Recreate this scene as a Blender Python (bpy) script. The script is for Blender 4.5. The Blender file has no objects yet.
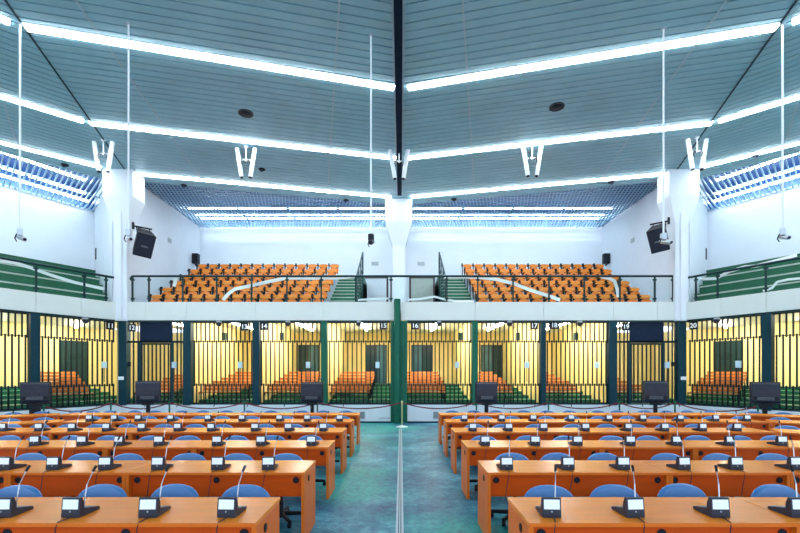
import bpy, bmesh, math, random
from mathutils import Vector, Matrix
random.seed(7)
sc = bpy.context.scene
COL = sc.collection
PI = math.pi
EYE = 1.8            # eye height; rows, facade and ceiling were surveyed from it
F = 440.0

def X(px, Y): return (px - 401.0) * Y / F
def Z(py, Y): return EYE + (372.0 - py) * Y / F

# ------------------------------------------------------------------ materials
def mat(name, col, rough=0.5, metal=0.0, var=0.0, scale=6.0, stretch=(1, 1, 1), coat=0.0, spec=0.5, bump=0.0):
    m = bpy.data.materials.new(name); m.use_nodes = True
    nt = m.node_tree; b = nt.nodes['Principled BSDF']
    b.inputs['Roughness'].default_value = rough
    b.inputs['Metallic'].default_value = metal
    b.inputs['Specular IOR Level'].default_value = spec
    b.inputs['Coat Weight'].default_value = coat
    b.inputs['Coat Roughness'].default_value = 0.12
    tc = nt.nodes.new('ShaderNodeTexCoord'); mp = nt.nodes.new('ShaderNodeMapping')
    mp.inputs['Scale'].default_value = stretch
    nz = nt.nodes.new('ShaderNodeTexNoise'); nz.inputs['Scale'].default_value = scale; nz.inputs['Detail'].default_value = 4
    nt.links.new(tc.outputs['Object'], mp.inputs[0]); nt.links.new(mp.outputs[0], nz.inputs['Vector'])
    rp = nt.nodes.new('ShaderNodeValToRGB')
    rp.color_ramp.elements[0].position = 0.3; rp.color_ramp.elements[1].position = 0.7
    rp.color_ramp.elements[0].color = tuple(c * (1 - var) for c in col) + (1,)
    rp.color_ramp.elements[1].color = tuple(min(1, c * (1 + var)) for c in col) + (1,)
    nt.links.new(nz.outputs['Fac'], rp.inputs[0]); nt.links.new(rp.outputs[0], b.inputs['Base Color'])
    if bump:
        bp = nt.nodes.new('ShaderNodeBump'); bp.inputs['Strength'].default_value = bump; bp.inputs['Distance'].default_value = 0.01
        nt.links.new(nz.outputs['Fac'], bp.inputs['Height']); nt.links.new(bp.outputs[0], b.inputs['Normal'])
    return m

def emit(name, col, s):
    m = bpy.data.materials.new(name); m.use_nodes = True
    nt = m.node_tree; nt.nodes.clear()
    e = nt.nodes.new('ShaderNodeEmission'); e.inputs[0].default_value = col + (1,); e.inputs[1].default_value = s
    o = nt.nodes.new('ShaderNodeOutputMaterial'); nt.links.new(e.outputs[0], o.inputs[0])
    return m

def glass_mat():
    m = bpy.data.materials.new('clear_glass'); m.use_nodes = True
    nt = m.node_tree; nt.nodes.clear()
    t = nt.nodes.new('ShaderNodeBsdfTransparent'); t.inputs[0].default_value = (0.93, 0.97, 0.97, 1)
    g = nt.nodes.new('ShaderNodeBsdfGlossy'); g.inputs['Roughness'].default_value = 0.16
    fr = nt.nodes.new('ShaderNodeFresnel'); fr.inputs[0].default_value = 1.08
    mx = nt.nodes.new('ShaderNodeMixShader'); o = nt.nodes.new('ShaderNodeOutputMaterial')
    nt.links.new(fr.outputs[0], mx.inputs[0]); nt.links.new(t.outputs[0], mx.inputs[1]); nt.links.new(g.outputs[0], mx.inputs[2])
    nt.links.new(mx.outputs[0], o.inputs[0])
    return m

def floor_mat():
    m = bpy.data.materials.new('teal_vinyl_floor'); m.use_nodes = True
    nt = m.node_tree; b = nt.nodes['Principled BSDF']; N = nt.nodes.new; L = nt.links.new
    tc = N('ShaderNodeTexCoord')
    n1 = N('ShaderNodeTexNoise'); n1.inputs['Scale'].default_value = 0.75; n1.inputs['Detail'].default_value = 8; n1.inputs['Roughness'].default_value = 0.72
    n2 = N('ShaderNodeTexNoise'); n2.inputs['Scale'].default_value = 11; n2.inputs['Detail'].default_value = 6; n2.inputs['Roughness'].default_value = 0.8
    n3 = N('ShaderNodeTexNoise'); n3.inputs['Scale'].default_value = 0.45; n3.inputs['Detail'].default_value = 3
    mp = N('ShaderNodeMapping'); mp.inputs['Location'].default_value = (4.3, 9.1, 2)
    L(tc.outputs['Object'], mp.inputs[0]); L(mp.outputs[0], n3.inputs['Vector'])
    L(tc.outputs['Object'], n1.inputs['Vector']); L(tc.outputs['Object'], n2.inputs['Vector'])
    r1 = N('ShaderNodeValToRGB'); e = r1.color_ramp.elements
    e[0].position = 0.36; e[0].color = FL[0] + (1,)
    e[1].position = 0.66; e[1].color = FL[2] + (1,)
    q = e.new(0.5); q.color = FL[1] + (1,)
    L(n1.outputs['Fac'], r1.inputs[0])
    mg = N('ShaderNodeMixRGB'); mg.blend_type = 'MIX'; mg.inputs[2].default_value = FL[3] + (1,)
    rg = N('ShaderNodeValToRGB'); rg.color_ramp.elements[0].position = 0.5; rg.color_ramp.elements[1].position = 0.66
    rg.color_ramp.elements[1].color = (0.75, 0.75, 0.75, 1)
    L(n3.outputs['Fac'], rg.inputs[0]); L(rg.outputs[0], mg.inputs[0]); L(r1.outputs[0], mg.inputs[1])
    # scuffs
    rs = N('ShaderNodeValToRGB'); rs.color_ramp.elements[0].position = 0.38; rs.color_ramp.elements[1].position = 0.56
    rs.color_ramp.elements[0].color = (0.12, 0.32, 0.55, 1); rs.color_ramp.elements[1].color = (1, 1, 1, 1)
    L(n2.outputs['Fac'], rs.inputs[0])
    mu = N('ShaderNodeMixRGB'); mu.blend_type = 'MULTIPLY'; mu.inputs[0].default_value = 0.8
    L(mg.outputs[0], mu.inputs[1]); L(rs.outputs[0], mu.inputs[2])
    # ribbed tread lines of the vinyl
    wv = N('ShaderNodeTexWave'); wv.bands_direction = 'DIAGONAL'; wv.inputs['Scale'].default_value = 9; wv.inputs['Distortion'].default_value = 0.6
    L(tc.outputs['Object'], wv.inputs['Vector'])
    m2 = N('ShaderNodeMixRGB'); m2.blend_type = 'MULTIPLY'; m2.inputs[0].default_value = 0.3
    L(mu.outputs[0], m2.inputs[1]); L(wv.outputs['Color'], m2.inputs[2])
    L(m2.outputs[0], b.inputs['Base Color'])
    bp = N('ShaderNodeBump'); bp.inputs['Strength'].default_value = 0.15; bp.inputs['Distance'].default_value = 0.004
    L(wv.outputs['Fac'], bp.inputs['Height']); L(bp.outputs[0], b.inputs['Normal'])
    b.inputs['Roughness'].default_value = 0.45; b.inputs['Specular IOR Level'].default_value = 0.2
    return m

FL = [(0.006, 0.09, 0.19), (0.04, 0.27, 0.36), (0.19, 0.55, 0.66), (0.012, 0.50, 0.40)]
M = dict(
    floor=floor_mat(),
    white=mat('white_paint', (0.735, 0.77, 0.82), 0.55, var=0.02, scale=1.5),
    cream=mat('cream_fascia', (0.66, 0.70, 0.66), 0.45, var=0.015, scale=2),
    yellow=mat('yellow_paint', (0.88, 0.73, 0.33), 0.6, var=0.03, scale=1.2),
    plank=mat('ceiling_plank', (0.30, 0.515, 0.60), 0.36, var=0.07, scale=1.1, spec=0.5),
    dark_gap=mat('ceiling_backing', (0.03, 0.05, 0.07), 0.8, var=0.1),
    plenum=mat('plenum_blue', (0.02, 0.075, 0.24), 0.6, var=0.1, scale=2),
    louvre=mat('louvre_metal', (0.30, 0.46, 0.56), 0.35, metal=0.2, var=0.05),
    beam=mat('navy_beam', (0.004, 0.012, 0.032), 0.7, var=0.2, scale=3, spec=0.12),
    strip=mat('pale_strip', (0.42, 0.52, 0.58), 0.4, var=0.05),
    green_post=mat('green_post', (0.008, 0.115, 0.070), 0.5, var=0.12, scale=3, spec=0.2),
    dark_post=mat('dark_green_post', (0.005, 0.040, 0.058), 0.5, var=0.12, scale=3, spec=0.15),
    navy_panel=mat('navy_panel', (0.003, 0.014, 0.038), 0.5, var=0.25, scale=5, stretch=(1, 1, 8), spec=0.15),
    bar=mat('bar_steel', (0.005, 0.014, 0.020), 0.5, var=0.2, scale=9, spec=0.15),
    rail=mat('rail_green', (0.005, 0.032, 0.034), 0.4, var=0.15, scale=4, spec=0.25),
    bench_green=mat('bench_green', (0.006, 0.115, 0.050), 0.5, var=0.15, scale=3),
    nosing=mat('pale_nosing', (0.52, 0.55, 0.47), 0.5, var=0.05),
    step_green=mat('step_green', (0.010, 0.15, 0.075), 0.4, var=0.2, scale=4),
    concrete=mat('pale_riser', (0.58, 0.66, 0.72), 0.6, var=0.05, scale=3),
    orange=mat('orange_plastic', (0.86, 0.27, 0.018), 0.34, var=0.06, scale=4),
    orange_dark=mat('orange_plastic_seat', (0.80, 0.19, 0.010), 0.36, var=0.06, scale=4),
    black=mat('black_plastic', (0.009, 0.010, 0.016), 0.5, var=0.15, scale=9, spec=0.2),
    casing=mat('dark_grey_casing', (0.021, 0.024, 0.040), 0.45, var=0.12, scale=9, spec=0.3),
    casing_lite=mat('grey_wedge_top', (0.12, 0.14, 0.17), 0.4, var=0.1, scale=9),
    wood=mat('orange_veneer', (0.92, 0.25, 0.014), 0.27, var=0.08, scale=2.2, stretch=(1.0, 9, 9), coat=0.0, spec=0.32),
    wood_edge=mat('orange_edge_band', (0.74, 0.15, 0.010), 0.4, var=0.06, scale=3, spec=0.25),
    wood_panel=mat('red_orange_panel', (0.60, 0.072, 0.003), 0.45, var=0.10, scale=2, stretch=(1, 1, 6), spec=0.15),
    bench_wood=mat('bench_wood', (0.50, 0.155, 0.02), 0.45, var=0.15, scale=3, stretch=(1, 8, 8)),
    blue=mat('blue_upholstery', (0.044, 0.175, 0.42), 0.40, var=0.06, scale=20, bump=0.04),
    label=mat('white_label', (0.92, 0.95, 0.97), 0.4, var=0.01),
    steel=mat('brushed_steel', (0.55, 0.58, 0.62), 0.3, metal=0.8, var=0.05),
    brass=mat('brass_pole', (0.62, 0.58, 0.30), 0.3, metal=0.6, var=0.05),
    rope=mat('red_rope', (0.16, 0.008, 0.02), 0.7, var=0.2, scale=30),
    tape=mat('white_tape', (0.92, 0.92, 0.90), 0.5, var=0.02),
    door_teal=mat('teal_door', (0.005, 0.034, 0.040), 0.3, var=0.2, scale=2, spec=0.3),
    door_reflect=mat('teal_leaf_reflection', (0.03, 0.12, 0.17), 0.25, var=0.2, scale=1.5),  # lighter door leaf: a blue reflection put into the base colour
    door_beige=mat('beige_door', (0.46, 0.50, 0.44), 0.5, var=0.05),
    door_white=mat('white_door', (0.78, 0.80, 0.86), 0.4, var=0.03),
    frame_brown=mat('brown_frame', (0.07, 0.04, 0.05), 0.4, var=0.1),
    grey=mat('grey_plate', (0.40, 0.45, 0.47), 0.5, var=0.08, scale=12),
    ltblue=mat('pale_blue_box', (0.50, 0.68, 0.80), 0.4, var=0.05),
    red_dark=mat('reddish_trim', (0.30, 0.10, 0.06), 0.5, var=0.1),
    groove=mat('floor_joint_groove', (0.03, 0.08, 0.11), 0.5, var=0.1),
    glass=glass_mat(),
    tube=emit('tube_glow', (0.84, 0.94, 1.0), 11.0),
    louvre_tube=emit('louvre_tube_glow', (0.80, 0.93, 1.0), 17.0),
    cage_tube=emit('cage_tube_glow', (1.0, 0.95, 0.80), 50.0),
)

# ------------------------------------------------------------------ mesh builder
class MB:
    def __init__(s): s.v = []; s.f = []
    def add(s, vs, fs):
        o = len(s.v); s.v += [tuple(p) for p in vs]; s.f += [tuple(i + o for i in q) for q in fs]; return s
    def box(s, x0, x1, y0, y1, z0, z1):
        return s.add([(x0,y0,z0),(x1,y0,z0),(x1,y1,z0),(x0,y1,z0),(x0,y0,z1),(x1,y0,z1),(x1,y1,z1),(x0,y1,z1)],
                     [(0,3,2,1),(4,5,6,7),(0,1,5,4),(1,2,6,5),(2,3,7,6),(3,0,4,7)])
    def prism(s, poly, z0, z1):                  # xy polygon (ccw) raised in z
        n = len(poly)
        return s.add([(x,y,z0) for x,y in poly] + [(x,y,z1) for x,y in poly],
                     [tuple(reversed(range(n))), tuple(range(n, 2*n))] + [(i,(i+1)%n,n+(i+1)%n,n+i) for i in range(n)])
    def prism_x(s, poly, x0, x1):                # yz polygon extruded along x
        n = len(poly)
        return s.add([(x0,y,z) for y,z in poly] + [(x1,y,z) for y,z in poly],
                     [tuple(reversed(range(n))), tuple(range(n, 2*n))] + [(i,(i+1)%n,n+(i+1)%n,n+i) for i in range(n)])
    def tube(s, pts, r, n=8):
        pts = [Vector(p) for p in pts]; k = len(pts)
        rs = r if isinstance(r, (list, tuple)) else [r]*k
        vs = []; up = Vector((0,0,1))
        for i, p in enumerate(pts):
            d = (pts[min(i+1,k-1)] - pts[max(i-1,0)]).normalized()
            a = d.cross(up if abs(d.z) < 0.95 else Vector((0,1,0))).normalized(); b = d.cross(a)
            for j in range(n):
                t = 2*PI*j/n; vs.append(p + (a*math.cos(t) + b*math.sin(t))*rs[i])
        fs = [(i*n+j, i*n+(j+1)%n, (i+1)*n+(j+1)%n, (i+1)*n+j) for i in range(k-1) for j in range(n)]
        fs += [tuple(range(n)), tuple(reversed(range((k-1)*n, k*n)))]
        return s.add(vs, fs)
    def lathe(s, prof, n=16, c=(0,0,0), axis='z'):
        vs = []
        for r, h in prof:
            for j in range(n):
                t = 2*PI*j/n; a, b = r*math.cos(t), r*math.sin(t)
                if axis == 'z': vs.append((c[0]+a, c[1]+b, c[2]+h))
                elif axis == 'y': vs.append((c[0]+a, c[1]+h, c[2]+b))
                else: vs.append((c[0]+h, c[1]+a, c[2]+b))
        k = len(prof)
        fs = [(i*n+j, i*n+(j+1)%n, (i+1)*n+(j+1)%n, (i+1)*n+j) for i in range(k-1) for j in range(n)]
        fs += [tuple(reversed(range(n))), tuple(range((k-1)*n, k*n))]
        return s.add(vs, fs)
    def pillow(s, w, h, t, fn, ex=2.4, n=28, curve=0.0):
        """padded rounded slab: outline a superellipse w x h, thickness t; fn maps (a, b, depth) to a point"""
        rings = [(0.02, .5), (.75, .5), (.93, .4), (1, .12), (1, -.12), (.93, -.4), (.75, -.5), (.02, -.5)]
        vs = []
        for k, d in rings:
            for j in range(n):
                a = 2*PI*j/n; ca, sa = math.cos(a), math.sin(a)
                x = math.copysign(abs(ca)**(2/ex), ca)*w/2*k; z = math.copysign(abs(sa)**(2/ex), sa)*h/2*k
                vs.append(fn(x, z, d*t - curve*x*x))
        m = len(rings)
        fs = [(i*n+j, i*n+(j+1)%n, (i+1)*n+(j+1)%n, (i+1)*n+j) for i in range(m-1) for j in range(n)]
        fs += [tuple(reversed(range(n))), tuple(range((m-1)*n, m*n))]
        return s.add(vs, fs)
    def build(s, name, m, parent=None, smooth=False, bevel=0.0, frame=None):
        me = bpy.data.meshes.new(name); me.from_pydata(s.v, [], s.f)
        bm = bmesh.new(); bm.from_mesh(me)
        bmesh.ops.recalc_face_normals(bm, faces=bm.faces)
        if bevel:
            ed = [e for e in bm.edges if len(e.link_faces) == 2 and e.calc_face_angle(0) > 0.6]
            bmesh.ops.bevel(bm, geom=ed, offset=bevel, segments=2, affect='EDGES', profile=0.6)
        bm.to_mesh(me); bm.free()
        if smooth:
            me.polygons.foreach_set('use_smooth', [True]*len(me.polygons))
            me.set_sharp_from_angle(angle=math.radians(40))
        me.materials.append(m)
        o = bpy.data.objects.new(name, me); COL.objects.link(o)
        if parent is not None: o.parent = parent
        elif frame is not None: o.matrix_world = frame
        return o

def tag(o, label, cat, group=None):
    o['label'] = label; o['category'] = cat
    n = len(label.replace('-', '').split())
    if group: o['group'] = group
    return o
def thing(name, label, cat, loc=(0,0,0), rz=0.0, group=None):
    o = bpy.data.objects.new(name, None); COL.objects.link(o)
    o.empty_display_size = 0.1
    o.location = loc; o.rotation_euler = (0,0,rz)
    return tag(o, label, cat, group)
def struct(o): o['kind'] = 'structure'; return o
def clone(root, loc, rz, label, group=None):
    r = root.copy(); COL.objects.link(r); r.location = loc; r.rotation_euler = (0,0,rz); r['label'] = label
    if group: r['group'] = group
    for ch in list(root.children):
        c = ch.copy(); COL.objects.link(c); c.parent = r
        for g in list(ch.children):
            d = g.copy(); COL.objects.link(d); d.parent = c
    return r
ORD = ['nearest','second','third','fourth','fifth','sixth','seventh','eighth','ninth','tenth','eleventh','twelfth','thirteenth','fourteenth','fifteenth','sixteenth']

class Frame:                                   # a facade's own axes: u along it, v outward from the hall
    def __init__(s, ox, oy, ang): s.o = (ox, oy); s.a = ang; s.c = math.cos(ang); s.s = math.sin(ang)
    def p(s, u, v, z=0.0): return (s.o[0] + u*s.c - v*s.s, s.o[1] + u*s.s + v*s.c, z)
    def m(s): return Matrix.Translation((s.o[0], s.o[1], 0)) @ Matrix.Rotation(s.a, 4, 'Z')
FY = 15.6; CX = 9.95
FC = Frame(0, FY, 0); FLF = Frame(-CX, FY, math.radians(60)); FRT = Frame(CX, FY, math.radians(-60))
CEIL = 8.89
ROOF = 9.6

# ------------------------------------------------------------------ shell
struct(MB().box(-22, 22, -9, 24, -0.12, 0).build('floor', M['floor']))
j = MB()
j.box(-0.06, 0.03, -9, 14.0, 0, 0.004); struct(j.build('trim_1', M['strip']))
struct(MB().box(-0.034, -0.022, -9, 14.0, 0.004, 0.0055).build('trim_2', M['groove']))
struct(MB().box(-0.008, 0.004, -9, 14.0, 0.004, 0.0055).build('trim_3', M['groove']))
struct(MB().box(-24, 24, -9, 24.5, ROOF, ROOF+0.1).build('ceiling_plenum', M['plenum']))
struct(MB().box(-10.1, 10.1, 21.8, 22.0, 3.9, ROOF).build('wall_back', M['white']))
struct(MB().box(-14.5, 14.5, 21.8, 22.0, 0, 3.75).build('wall_cage_back', M['yellow']))
for sx, nm in ((-1, 'left'), (1, 'right')):
    a = (sx*10.0, 15.75); b = (sx*10.0, 21.85)
    q = [(sx*9.95, 15.85), (sx*9.95, 21.9), (sx*10.15, 21.9), (sx*10.15, 15.85)]
    struct(MB().prism(q, 3.9, ROOF).build('wall_gallery_' + nm, M['white']))
    # wall between the corner pillar and the side gallery's back wall
    q = [(sx*10.35, 15.75), (sx*13.55, 19.45), (sx*13.40, 19.62), (sx*10.18, 15.95)]
    struct(MB().prism(q, 3.9, ROOF).build('wall_inner_' + nm, M['white']))
    fr = FLF if sx < 0 else FRT
    us = -1 if sx < 0 else 1                   # u grows away from the corner towards the camera: us*u
    def L(u0, u1): return (min(us*u0, us*u1), max(us*u0, us*u1))
    u0, u1 = L(-1.9, 13)
    struct(MB().box(u0, u1, 5.12, 5.3, 3.9, ROOF).build('wall_' + nm, M['white'], frame=fr.m()))
    struct(MB().box(L(-4.0, 13)[0], L(-4.0, 13)[1], 5.2, 5.35, 0, 3.75).build('wall_cage_' + nm, M['yellow'], frame=fr.m()))
    # wedge wall between the central and the side cages
    q = [(sx*10.05, 15.85), (sx*13.2, 21.8), (sx*13.35, 21.75), (sx*10.2, 15.8)]
    struct(MB().prism(q, 0.6, 3.7).build('wall_wedge_' + nm, M['yellow']))
    # dais front, dais slab, gallery slab, fascia, beam
    for k, (f, lo, hi) in enumerate(((fr, *L(0, 10)),)):
        struct(MB().box(lo, hi, 0, 0.14, 0.03, 0.64).build('wall_dais_' + nm, M['white'], frame=f.m()))
        struct(MB().box(lo, hi, -0.012, 0.1, 0, 0.05).build('baseboard_' + nm, M['beam'], frame=f.m()))
        struct(MB().box(lo, hi, 0.02, 0.2, 0.64, 0.675).build('trim_kerb_' + nm, M['rail'], frame=f.m()))
        struct(MB().box(L(-3.2, 10)[0], L(-3.2, 10)[1], 0.14, 5.3, 0.4, 0.64).build('floor_cage_' + nm, M['step_green'], frame=f.m()))
        struct(MB().box(L(-1.9, 10)[0], L(-1.9, 10)[1], 0.2, 5.3, 3.72, 3.95).build('floor_gallery_' + nm, M['cream'], frame=f.m()))
        fb = MB(); n = 0
        seams = [0.12, 1.25, 2.47, 3.75, 5.0, 6.3, 7.5, 8.8, 10]
        for a_, b_ in zip(seams, seams[1:]):
            l2, h2 = L(a_, b_ - 0.008)
            fb.box(l2, h2, -0.03, 0.2, 3.63, 4.24)
        struct(fb.build('trim_fascia_' + nm, M['cream'], frame=f.m(), bevel=0.006))
        struct(MB().box(lo, hi, 0.0, 0.25, 3.575, 3.65).build('trim_beam_' + nm, M['rail'], frame=f.m()))
struct(MB().box(-CX, -0.37, FY, FY+0.14, 0.03, 0.64).box(0.228, CX, FY, FY+0.14, 0.03, 0.64).build('wall_dais_front', M['white']))
struct(MB().box(-CX, -0.37, FY-0.012, FY+0.1, 0, 0.05).box(0.228, CX, FY-0.012, FY+0.1, 0, 0.05).build('baseboard_front', M['beam']))
struct(MB().box(-CX, -0.37, FY+0.02, FY+0.2, 0.64, 0.675).box(0.228, CX, FY+0.02, FY+0.2, 0.64, 0.675).build('trim_kerb_front', M['rail']))
struct(MB().box(-10.6, 10.6, FY+0.14, 21.8, 0.4, 0.64).build('floor_cage_front', M['step_green']))
struct(MB().box(-10, 10, FY+0.2, 21.8, 3.72, 3.95).build('floor_gallery_front', M['cream']))
fb = MB()
seams = [-CX+0.1] + [X(p, FY) for p in (146, 187, 256, 324)] + [-0.02, 0.0] + [X(p, FY) for p in (475, 543.5, 613, 657)] + [CX-0.1]
for a_, b_ in zip(seams, seams[1:]):
    if b_ - a_ > 0.1: fb.box(a_, b_-0.008, FY-0.03, FY+0.2, 3.63, 4.28)
struct(fb.build('trim_fascia_front', M['cream'], bevel=0.006))
struct(MB().box(-CX, -0.37, FY, FY+0.25, 3.575, 3.65).box(0.228, CX, FY, FY+0.25, 3.575, 3.65).build('trim_beam_front', M['rail']))

# ceiling planks, clipped to the sectors
def clip(poly, nx, ny, t, keep_ge):
    out = []
    for i in range(len(poly)):
        a, b = poly[i], poly[(i+1) % len(poly)]
        da = a[0]*nx + a[1]*ny - t; db = b[0]*nx + b[1]*ny - t
        if not keep_ge: da, db = -da, -db
        if da >= 0: out.append(a)
        if (da >= 0) != (db >= 0):
            k = da/(da-db); out.append((a[0]+(b[0]-a[0])*k, a[1]+(b[1]-a[1])*k))
    return out
def ccw(p):
    return p if sum(p[i][0]*p[(i+1)%len(p)][1]-p[(i+1)%len(p)][0]*p[i][1] for i in range(len(p))) > 0 else p[::-1]
def planks(name, poly, ang, pitch=0.224, gap=0.036):
    dx, dy = math.cos(ang), math.sin(ang); nx, ny = -dy, dx
    ts = [p[0]*nx + p[1]*ny for p in poly]
    mb = MB(); t = math.floor(min(ts)/pitch)*pitch
    while t < max(ts):
        q = clip(clip(poly, nx, ny, t+gap/2, True), nx, ny, t+pitch-gap/2, False)
        if len(q) >= 3: mb.prism(ccw(q), CEIL, CEIL+0.03)
        t += pitch
    struct(mb.build(name, M['plank']))
    struct(MB().prism(ccw(poly), CEIL+0.045, CEIL+0.09).build(name + '_backing', M['dark_gap']))
K0 = (9.95, 16.35); KZ = (5.0, 0.0)
for sx, nm in ((-1, 'left'), (1, 'right')):
    planks('ceiling_' + nm, [(0, 18.72), (sx*K0[0], K0[1]), (sx*KZ[0], KZ[1]), (0, 0)], -sx*math.atan(0.235))
    planks('ceiling_side_' + nm, [(sx*K0[0], K0[1]), (sx*10.9, 16.2), (sx*18.2, 8.9), (sx*18.2, 0), (sx*KZ[0], KZ[1])], -sx*math.radians(41))
    # radial joint
    dxy = (K0[0]-KZ[0], K0[1]-KZ[1]); l = math.hypot(*dxy); nx, ny = dxy[1]/l*0.018, -dxy[0]/l*0.018
    struct(MB().prism(ccw([(sx*(KZ[0]-nx), KZ[1]-ny), (sx*(KZ[0]+nx), KZ[1]+ny), (sx*(K0[0]+nx), K0[1]+ny), (sx*(K0[0]-nx), K0[1]-ny)]), CEIL-0.02, CEIL+0.005).build('trim_joint_' + nm, M['dark_gap']))
    for a_, b_ in (((1.1, 8.0), (2.75, 16.6)), ((6.15, 8.0), (7.35, 16.3)), ((10.45, 11.6), (12.4, 14.3))):
        l = math.hypot(b_[0]-a_[0], b_[1]-a_[1]); nx, ny = (b_[1]-a_[1])/l*0.016, -(b_[0]-a_[0])/l*0.016
        struct(MB().prism(ccw([(sx*(a_[0]-nx), a_[1]-ny), (sx*(a_[0]+nx), a_[1]+ny), (sx*(b_[0]+nx), b_[1]+ny), (sx*(b_[0]-nx), b_[1]-ny)]), CEIL-0.012, CEIL+0.004).build('trim_seam_' + nm, M['strip']))
struct(MB().box(-18.2, 18.2, -9, 0, CEIL, CEIL+0.05).build('ceiling_rear', M['plank']))
struct(MB().box(-0.14, 0.03, 0, 17.3, CEIL-0.16, CEIL+0.02).build('trim_beam_ceiling', M['beam'], bevel=0.01))
struct(MB().box(-0.19, 0.08, 0, 17.6, CEIL-0.02, CEIL+0.01).build('trim_beam_edge', M['strip']))

# louvred ceilings over the galleries
def louvres():
    mb = MB()
    x = -9.9
    while x < 9.9:
        y0 = 18.72 - abs(x)*(18.72-K0[1])/K0[0]
        sg = -1 if x < 0 else 1; xe = x + sg*0.24*(21.78-y0); ye = 21.78
        if abs(xe) > 9.9: ye = y0 + (9.9-abs(x))/0.24; xe = sg*9.9
        if ye > y0 + 0.1: mb.prism(ccw([(x-0.011, y0), (x+0.011, y0), (xe+0.011, ye), (xe-0.011, ye)]), CEIL+0.02, CEIL+0.07)
        x += 0.135
    y = 16.6
    while y < 21.7:
        xe = 9.9; xi = max(0.0, (18.72 - y)/(18.72-K0[1])*K0[0])
        if xi < 9.8:
            if xi <= 0.01: mb.box(-xe, xe, y-0.006, y+0.006, CEIL+0.02, CEIL+0.05)
            else: mb.box(-xe, -xi, y-0.006, y+0.006, CEIL+0.02, CEIL+0.05).box(xi, xe, y-0.006, y+0.006, CEIL+0.02, CEIL+0.05)
        y += 0.19
    struct(mb.build('ceiling_louvre_front', M['louvre']))
louvres()
for sx, nm, fr in ((-1, 'left', FLF), (1, 'right', FRT)):
    us = -1 if sx < 0 else 1
    mb = MB(); u = -0.1
    def uw(v): return 0.0 - 0.361*(v-0.42)
    while u < 9.5:
        v0 = 1.15 + max(0, u + 0.1)*0.268; v1 = 5.10
        if v0 < v1 - 0.1:
            u1 = u - 0.268*(v1 - v0); h = 0.022
            mb.prism(ccw([(us*(u-h), v0), (us*(u+h), v0), (us*(u1+h), v1), (us*(u1-h), v1)]), CEIL+0.0, CEIL+0.06)
        u += 0.16
    for c in (0.05, -0.10, -0.25):
        v0 = max(1.3, (0.16-c)/0.093); v1 = 5.10; h = 0.022
        if v0 < v1 - 0.1: mb.prism(ccw([(us*(c-0.268*v0-h), v0), (us*(c-0.268*v0+h), v0), (us*(c-0.268*v1+h), v1), (us*(c-0.268*v1-h), v1)]), CEIL+0.0, CEIL+0.06)
    for v in (3.25, 5.05):
        a_, b_ = sorted((us*(uw(v)+0.05), us*(9 if v > 3.5 else (v-1.12)/0.268)))
        mb.box(a_, b_, v-0.015, v+0.015, CEIL+0.01, CEIL+0.05)
    struct(mb.build('ceiling_louvre_' + nm, M['louvre'], frame=fr.m()))

struct(MB().box(-9.9, 9.9, 21.76, 21.8, CEIL+0.09, ROOF).build('trim_plenum_front', M['plenum']))
for sx, nm, fr in ((-1, 'left', FLF), (1, 'right', FRT)):
    a_, b_ = sorted((sx*-1.6, sx*12))
    struct(MB().box(a_, b_, 5.09, 5.12, CEIL+0.07, ROOF).build('trim_plenum_' + nm, M['plenum'], frame=fr.m()))
    struct(MB().box(sx*9.92-0.02, sx*9.92+0.02, 16.4, 21.75, CEIL+0.09, ROOF).build('trim_plenum_side_' + nm, M['plenum']))
# pillars: wide head, raked haunches, slim shaft
def pillar(name, x, y, z0, w=0.27, W=0.55, d=0.27):
    mb = MB()
    prof = [(w, z0), (w, 7.0), (W, 7.95), (W, CEIL+0.05)]
    vs = []
    for r, z in prof:
        dd = min(r, d + (r - w)*0.5)
        vs += [(x-r, y-dd, z), (x+r, y-dd, z), (x+r, y+dd, z), (x-r, y+dd, z)]
    fs = [(i*4+k, i*4+(k+1)%4, (i+1)*4+(k+1)%4, (i+1)*4+k) for i in range(3) for k in range(4)] + [(3,2,1,0), (12,13,14,15)]
    mb.add(vs, fs)
    struct(mb.build(name, M['white'], bevel=0.04))
pillar('pillar_middle', -0.09, 18.4, 3.9)
for sx, nm in ((-1, 'left'), (1, 'right')):
    struct(MB().box(sx*CX-0.13, sx*CX+0.13, 15.44, 15.75, 3.6, CEIL+0.04).build('pillar_shaft_' + nm, M['white'], bevel=0.02))
    pillar('pillar_' + nm, sx*(CX-0.04), 15.75, 3.6, 0.24, 0.53, 0.24)
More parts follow.
